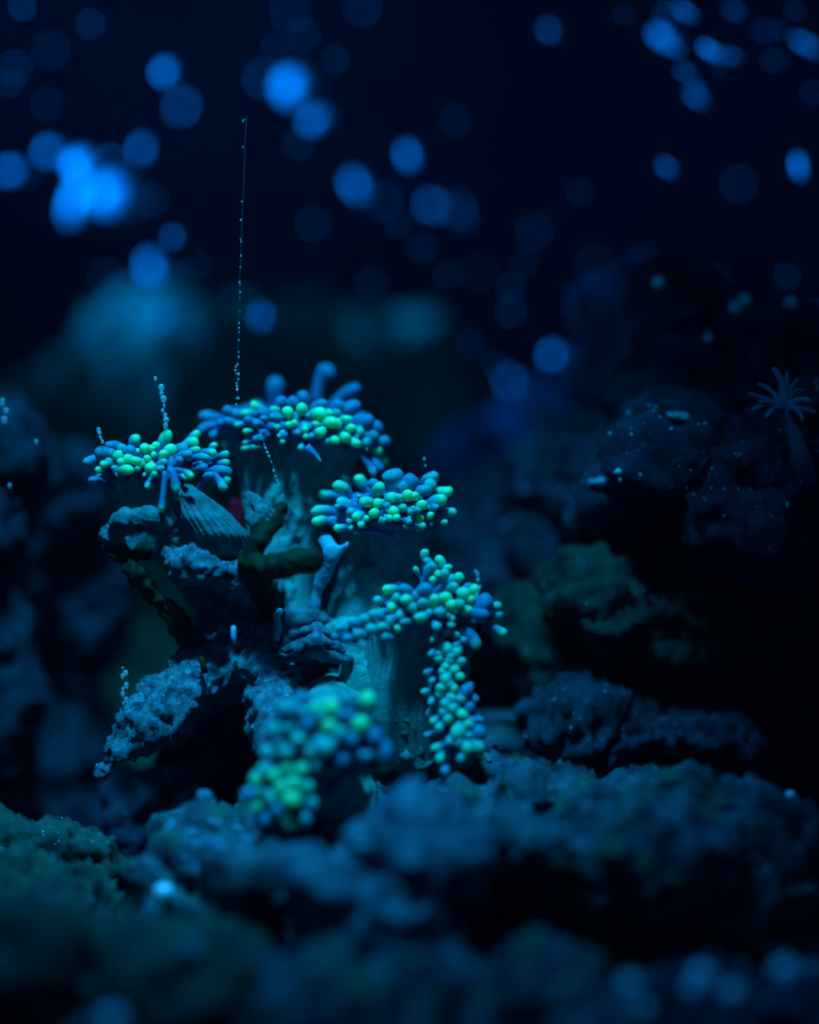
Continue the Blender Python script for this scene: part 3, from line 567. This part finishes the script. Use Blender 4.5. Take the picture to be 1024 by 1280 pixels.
# the pale anemone on the right-hand rock
rt_a = random.Random(4)
an = tag(empty('anemone', P(990, 585, .0)), 'pale translucent anemone with spread arms on the dark craggy rock', 'anemone')
Y = on_rock(1003, 586)[1] - .004
me = tube_mesh([P(1010, 612, Y + .012), P(1006, 596, Y + .004), P(1001, 570, Y), P(993, 545, Y), P(985, 528, Y), P(981, 514, Y), P(980, 508, Y)], [S(14), S(13), S(12), S(10), S(9), S(12), S(6)], 14)
link('column', me, M['anem'], an)
for tx, ty, dy, r in ((936, 492, -.004, 3), (950, 503, -.008, 3), (942, 512, -.006, 2.4), (966, 460, .003, 3.4), (976, 470, .006, 2.6), (984, 466, .006, 2.6), (998, 474, .004, 3), (1006, 488, .004, 2.6), (1014, 503, -.004, 3.2), (1020, 516, -.006, 2.6), (958, 522, -.01, 2.6), (1004, 526, -.008, 2.6), (956, 484, .004, 2.6), (948, 480, .006, 2.2)):
    a = P(981, 512, Y); b = P(tx, ty, Y + dy)
    me = tube_mesh(bez(a, a.lerp(b, .5) + Vector((S(rt_a.uniform(-10, 10)), 0, S(rt_a.uniform(2, 16)))), b, 8), [S(r) * (2.3 - 1.5 * i / 7) for i in range(8)], 8)
    link('tentacle', me, M['anem'], an)
def chip(px, py, y, rx, rz, lab, m='shell', rot=0.0):
    bm = bmesh.new(); bmesh.ops.create_icosphere(bm, subdivisions=3, radius=1)
    for v in bm.verts:
        v.co *= 1 + .55 * noise.noise(v.co * 1.9 + Vector((px, py, 0)))
        v.co.x *= S(rx); v.co.y *= S(rx * .7); v.co.z *= S(rz)
        if v.co.z < 0: v.co.z *= .6
    me = bpy.data.meshes.new('chip'); bm.to_mesh(me); bm.free()
    o = link('shell_chip', me, M[m]); o.location = on_rock(px, py, 0, y)[0]; o.rotation_euler = (0, rot, 0)
    return tag(o, lab, 'shell', 'shell chips on the rocks')
chip(846, 521, .008, 15, 6, 'bright cyan shell chip lying on the craggy rock', rot=.15)
chip(752, 604, .012, 15, 7, 'dull blue shell chip above the rounded green rock', 'tube')
chip(774, 590, .012, 6, 4, 'tiny blue shell chip next to the dull blue one')

# ------------------------------------------------------------------ threads, bubble strings and loose bubbles
def bubbles_mesh(items, sub=2):
    bm = bmesh.new()
    for p, r in items: bmesh.ops.create_icosphere(bm, subdivisions=sub, radius=r, matrix=Matrix.Translation(p))
    me = bpy.data.meshes.new('bubbles'); bm.to_mesh(me); bm.free(); return me
rt = random.Random(3)
def thread(label, pts, y, r, beads):
    o = tag(empty('slime_thread', P(pts[0][0], pts[0][1], y)), label, 'thread')
    dens = []
    for a, b in zip(pts, pts[1:]):
        for i in range(6): t = i / 6; dens.append(P(a[0] + (b[0] - a[0]) * t + rt.uniform(-.4, .4), a[1] + (b[1] - a[1]) * t, y))
    dens.append(P(*pts[-1], y))
    link('strand', tube_mesh(dens, [S(r)] * len(dens), 5), M['thread'], o)
    it = [(P(x + rt.uniform(-j, j), yy, y) + Vector((0, -S(1), 0)), S(q)) for x, yy, q, j in beads]
    tag(link('bead', bubbles_mesh(it), M['clear'], o), kind='stuff')
    return o
bd = [(296 + (505 - q) * .010, q, rt.uniform(.8, 1.5), 2.4) for q in sorted(rt.uniform(455, 506) for _ in range(17))] + [(299 + (420 - q) * .02, q, rt.uniform(.6, 1.2), .6) for q in (415, 410, 404, 390, 372, 356, 353, 334, 302, 299, 252, 184, 152, 150, 440, 446, 425, 365, 320, 275)]
thread('long thin slime thread rising straight up from the topmost head', [(296, 507), (297, 470), (298, 420), (300, 340), (303, 270), (306, 190), (308, 146)], -.012, .13, bd)
bd = [(325 + (q - 540) * .36, q, rt.uniform(.8, 1.4), .8) for q in sorted(rt.uniform(540, 622) for _ in range(22))]
thread('beaded slime thread hanging from the topmost head to the olive sponge', [(312, 520), (324, 540), (338, 572), (347, 600), (353, 622)], -.013, .35, bd)
bd = [(352 - (q - 625) * .75 + 0, q, rt.uniform(.7, 1.5), 1.5) for q in sorted(rt.uniform(626, 694) for _ in range(15))]
thread('beaded slime thread along the edge of the olive sponge', [(352, 624), (330, 650), (312, 674), (298, 694)], -.022, .3, bd)

def bubble_string(label, items, y):
    o = tag(empty('bubble_string', P(items[-1][0], items[-1][1], y)), label, 'bubbles', 'strings of bubbles')
    for x, q, r in items:
        b = bpy.data.objects.new('bubble', sphere_mesh('clear', 1.0, 3, M['clear'])); C.objects.link(b)
        b.parent = o; p = P(x, q, y)
        if 'craggy' in label: p, y = on_rock(x, q, S(r), y)
        b.location = p - o.location; s = S(r * rt.uniform(.7, 1.15), y); b.location += Vector((S(rt.uniform(-.8, .8)), 0, S(rt.uniform(-1.2, 1.2)))); b.scale = (s * rt.uniform(.8, 1.1), s, s * rt.uniform(.9, 1.35))
bubble_string('tall string of bubbles rising from the left head', [(194, 472, 2.6), (201, 484, 3.2), (202, 491, 3.2), (204, 499, 3.4), (205, 506, 2.8), (204, 512, 3), (206, 518, 3.6), (207, 525, 3.4), (207, 533, 3.4)], -.012)
bubble_string('short pair of bubbles above the outer rim of the left head', [(124, 537, 2.4), (125, 541, 3), (126, 547, 2.4), (128, 553, 2.8)], -.012)
bubble_string('two tiny bubbles above the middle head', [(530, 574, 2.2), (531.5, 583, 1.6), (530, 596.5, 2)], -.006)
bubble_string('small bubble stack above the long trailing head', [(595, 713, 2.6), (597, 719, 3), (597, 725, 3), (600, 733, 3.2)], -.02)
bubble_string('wavy string of bubbles beside the ledge above its pale end', [(153, 834, 1.6), (157, 842, 3.2), (153, 846, 3), (158, 856, 3), (153, 862, 2.4), (154, 868, 3.2), (157, 874, 3.4), (155, 880, 2.6), (169, 874, 1.6), (163, 894, 1.6)], -.010)
bubble_string('string of bubbles clinging to the rock cut off by the edge', [(4, 500, 3.4), (7, 512, 3), (5, 524, 3.6), (3, 506, 2.6), (46, 552, 2.6), (12, 606, 2.4)], .0)
bubble_string('loose bubbles in front of the large craggy rock', [(832, 637, 2), (831, 651, 1.6), (835, 661, 1.4), (833, 672, 2.4), (869, 646, 1.6), (880, 659, 1.8), (919, 567, 2.2), (926, 567, 2), (922, 571, 1.6), (1020, 477, 3), (1022, 484, 2.4), (800, 594, 2.6), (775, 600, 2), (984, 631, 3), (905, 645, 1.8), (868, 618, 1.6), (882, 625, 1.2), (745, 547, 2.6), (728, 550, 2), (890, 585, 1.5), (905, 612, 1.4), (858, 610, 1.3), (952, 622, 1.4), (938, 600, 1.4)], -.018)
bubble_string('beads standing in for highlights on the curled tentacles between the top two heads', [(459, 562, 1.8), (467.5, 585, 1.6), (461, 610, 1.5), (500, 619, 2), (503, 624, 1.5), (512, 634, 1.4), (540, 655, 1.2), (484, 637, 1.5)], -.021)  # small beads put where the tentacles catch specular highlights
for i, (x, q, lab) in enumerate(((823, 354, 'small round bubble alone over the crest of the craggy rock'), (919, 385, 'lower bubble of the close pair over the craggy rock'), (931, 375, 'upper bubble of the close pair over the craggy rock'), (989, 379, 'small bubble over the craggy rock to the right of the pair'), (885, 423, 'dim bubble below the close pair over the craggy rock'))):
    b = bpy.data.objects.new('bubble_glint', sphere_mesh('bubble', 1.0, 3, M['bub'])); C.objects.link(b)
    y = .025; b.location = P(x, q, y); b.scale = [S(7 if i < 4 else 5, y)] * 3
    tag(b, lab, 'bubble', 'bubbles over the craggy rock')
for i, (x, q, r, lab) in enumerate(((981, 1213, 9, 'bright blue grain standing alone in the bottom corner'), (915, 1241, 8, 'bright grain at the outer end of the corner cluster'), (878, 1220, 9, 'upper bright grain of the corner cluster'), (868, 1236, 7, 'middle grain of the corner cluster'), (787, 1232, 7, 'dim grain at the inner end of the corner cluster'), (806, 1262, 6, 'lowest dim grain of the corner cluster'), (988, 994, 4, 'small violet grain on the far tip of the sloping slab'), (205, 1115, 8, 'single blue grain on the crumbly rock'), (140, 1276, 11, 'pale grain at the very bottom edge'))):
    b = bpy.data.objects.new('pale_grain', sphere_mesh('bubble', 1.0, 3, M['bub'])); C.objects.link(b)
    y = -.098 if i < 6 else (-.03, -.05, -.11)[i - 6]
    b.location = P(x, q, y); b.scale = [S(r, y) * 1.6, S(r, y) * 1.4, S(r, y) * 1.45]
    tag(b, lab, 'grain', 'pale grains on the front rocks')

# blurred bubbles far behind; upper right beads stand in for water-surface reflections
FAR = [(110, 210, 1.0, 'topmost of the three brightest blurred bubbles'), (103, 246, .85, 'lower left of the three brightest blurred bubbles'), (148, 245, 1.0, 'lower right of the three brightest blurred bubbles'),
    (372, 109, .75, 'bright blurred bubble at the top of the pair above the thread'), (400, 150, .36, 'oblong blurred bubble under the bright one above the thread'), (212, 90, .3, 'single blurred bubble high above the three brightest'),
    (65, 190, .17, 'blurred bubble just beside the three brightest'), (20, 215, .22, 'blurred bubble at the left edge beside the three brightest'), (180, 186, .12, 'blurred bubble up and right of the three brightest'), (230, 133, .07, 'dim blurred bubble below the single high one'),
    (193, 337, .32, 'blurred bubble halfway between the three brightest and the boulder'), (219, 297, .13, 'dim bubble touching the top of the halfway one'), (208, 396, .16, 'blurred bubble overlapping the top of the boulder'), (331, 397, .26, 'greenish blurred bubble between the two boulders'),
    (449, 233, .27, 'round blurred bubble in the middle of the upper water'), (513, 195, .2, 'blurred bubble up and right of the middle one'), (545, 258, .12, 'wide dim bubble below the middle ones'), (836, 210, .12, 'slanting blurred bubble in the dark upper right'),
    (1000, 208, .26, 'upright blurred bubble at the right edge'), (835, 48, .5, 'brightest bead standing in for surface reflections in the upper right corner'), (895, 65, .5, 'slanting reflection bead beside the brightest in the upper right corner'), (688, 38, .07, 'lone dim bubble left of the upper right corner group'),
    (695, 445, .2, 'blurred bubble above the dark sloping boulder'), (640, 478, .10, 'dim bubble just below the one over the sloping boulder'), (1018, 402, .12, 'blurred bubble cut by the right edge above the anemone')]
FAINT = [(115, 30, .07), (65, 62, .03), (20, 85, .05), (15, 105, .05), (330, 100, .07), (140, 203, .10), (132, 345, .04), (393, 280, .04), (420, 75, .05), (465, 355, .03), (30, 8, .10), (365, 15, .05), (455, 10, .05), (345, 60, .04), (380, 45, .05), (190, 250, .04),
    (480, 250, .05), (375, 180, .05), (835, 72, .12), (866, 30, .10), (820, 8, .14), (945, 30, .10), (970, 45, .08), (1012, 52, .18), (880, 108, .08), (912, 100, .08), (870, 100, .06), (572, 262, .07), (585, 275, .05), (725, 240, .03), (670, 290, .04), (570, 150, .035), (530, 310, .05), (925, 230, .05), (640, 360, .05), (640, 390, .05), (620, 455, .07), (895, 350, .04), (985, 345, .04), (745, 330, .03), (655, 330, .03), (590, 430, .05), (905, 15, .08), (990, 10, .10), (930, 60, .08), (790, 10, .06), (1016, 120, .06), (250, 330, .03), (60, 130, .03), (500, 280, .04), (960, 80, .06), (850, 85, .1), (600, 340, .03), (560, 345, .03)]
rf = random.Random(12)
STR = {(400, 150): (1.9, -20, .14), (895, 65): (4.0, 25, .075), (836, 210): (3.2, 42, .085), (1000, 208): (3.0, 78, .085), (545, 258): (2.0, 20, .17), (372, 109): (1.2, 10, .17), (688, 38): (2.0, 40, .11), (835, 48): (2.4, 25, .11), (212, 90): (1.3, -10, .13)}
def far_bead(px, py, b, lab, grp):
    st, rot, y = STR.get((px, py), (1.0 + rf.random() ** 2 * 1.6, rf.choice((rf.uniform(-50, 50), rf.uniform(0, 180))), B + rf.uniform(-.085, .0)))
    if px > 770 and py < 130 and (px, py) not in STR: px += rf.uniform(-16, 16); py += rf.uniform(-16, 16); st, rot, y, b = rf.uniform(2.5, 7), 26 + rf.uniform(-14, 14), rf.uniform(.06, .11), b * rf.choice((.7, 1.2, 2.0, 3.6))  # corner beads added for ripple light off the water surface
    D = 35.3 * (y + .012) / (DF + y) / 0.19                   # picture size of a point at that distance
    r = 0.5 * D * math.sqrt(b / 1.15)
    o = bpy.data.objects.new('bubble_glint', sphere_mesh('bubble', 1.0, 3, M['bub'])); C.objects.link(o)
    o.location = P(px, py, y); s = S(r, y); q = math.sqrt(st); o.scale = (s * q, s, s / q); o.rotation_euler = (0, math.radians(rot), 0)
    tag(o, lab, 'bubble', grp)
for px, py, b, lab in FAR: far_bead(px, py, b, lab, 'out-of-focus bubbles in the upper water')
MARKS = [((118, 234), 'three brightest bubbles'), ((386, 130), 'bright pair by the thread top'), ((212, 90), 'single high bubble'), ((20, 215), 'bubble at the left edge'), ((193, 337), 'halfway bubble over the boulder'), ((331, 397), 'greenish bubble'),
    ((449, 233), 'round middle bubble'), ((513, 195), 'upper middle bubble'), ((545, 258), 'wide dim bubble'), ((836, 210), 'slanting bubble'), ((1000, 208), 'upright edge bubble'), ((865, 56), 'corner glitter'), ((688, 38), 'lone bubble at the top'), ((695, 445), 'bubble over the sloping boulder'), ((1018, 402), 'bubble cut by the right edge')]
seen = {}
rows = []
for px, py, b in FAINT:
    (mx, my), nm = min(MARKS, key=lambda m: (m[0][0] - px) ** 2 + (m[0][1] - py) ** 2)
    dx, dy = px - mx, py - my
    side = ('above' if dy < 0 else 'below') if abs(dy) > 1.8 * abs(dx) else ('right of' if dx > 0 else 'left of') if abs(dx) > 1.8 * abs(dy) else ('up' if dy < 0 else 'down') + (' and right of' if dx > 0 else ' and left of')
    rows.append((px, py, b, math.hypot(dx, dy), side + ' the ' + nm))
for px, py, b, d, where in rows:
    same = sorted(r[3] for r in rows if r[4] == where); k = same.index(d)
    word = '' if len(same) == 1 else ('nearest', 'farthest')[k] if len(same) == 2 else ('nearest', 'second nearest', 'third nearest', 'fourth nearest', 'fifth nearest', 'sixth nearest')[k]
    far_bead(px, py, b * .42, ('faint blurred spot ' + (word + ', ' if word else '') + where), 'faint bubbles in the upper water')

# ------------------------------------------------------------------ the water: thin even haze through the whole tank
bm = bmesh.new(); bmesh.ops.create_cube(bm, size=1.0)
me = bpy.data.meshes.new('haze'); bm.to_mesh(me); bm.free()
hz = bpy.data.objects.new('haze', me); C.objects.link(hz); hz.scale = (2.4, 1.9, 2.2); hz.location = (0, 0.25, 0.05)
hm = bpy.data.materials.new('tank_water'); hm.use_nodes = True; nt = hm.node_tree
nt.nodes.remove(nt.nodes['Principled BSDF'])
pv = nt.nodes.new('ShaderNodeVolumePrincipled'); pv.inputs['Color'].default_value = (0.6, 0.6, 1.0, 1); pv.inputs['Density'].default_value = HAZE
nt.links.new(pv.outputs[0], nt.nodes['Material Output'].inputs['Volume']); me.materials.append(hm)
tag(hz, kind='stuff')
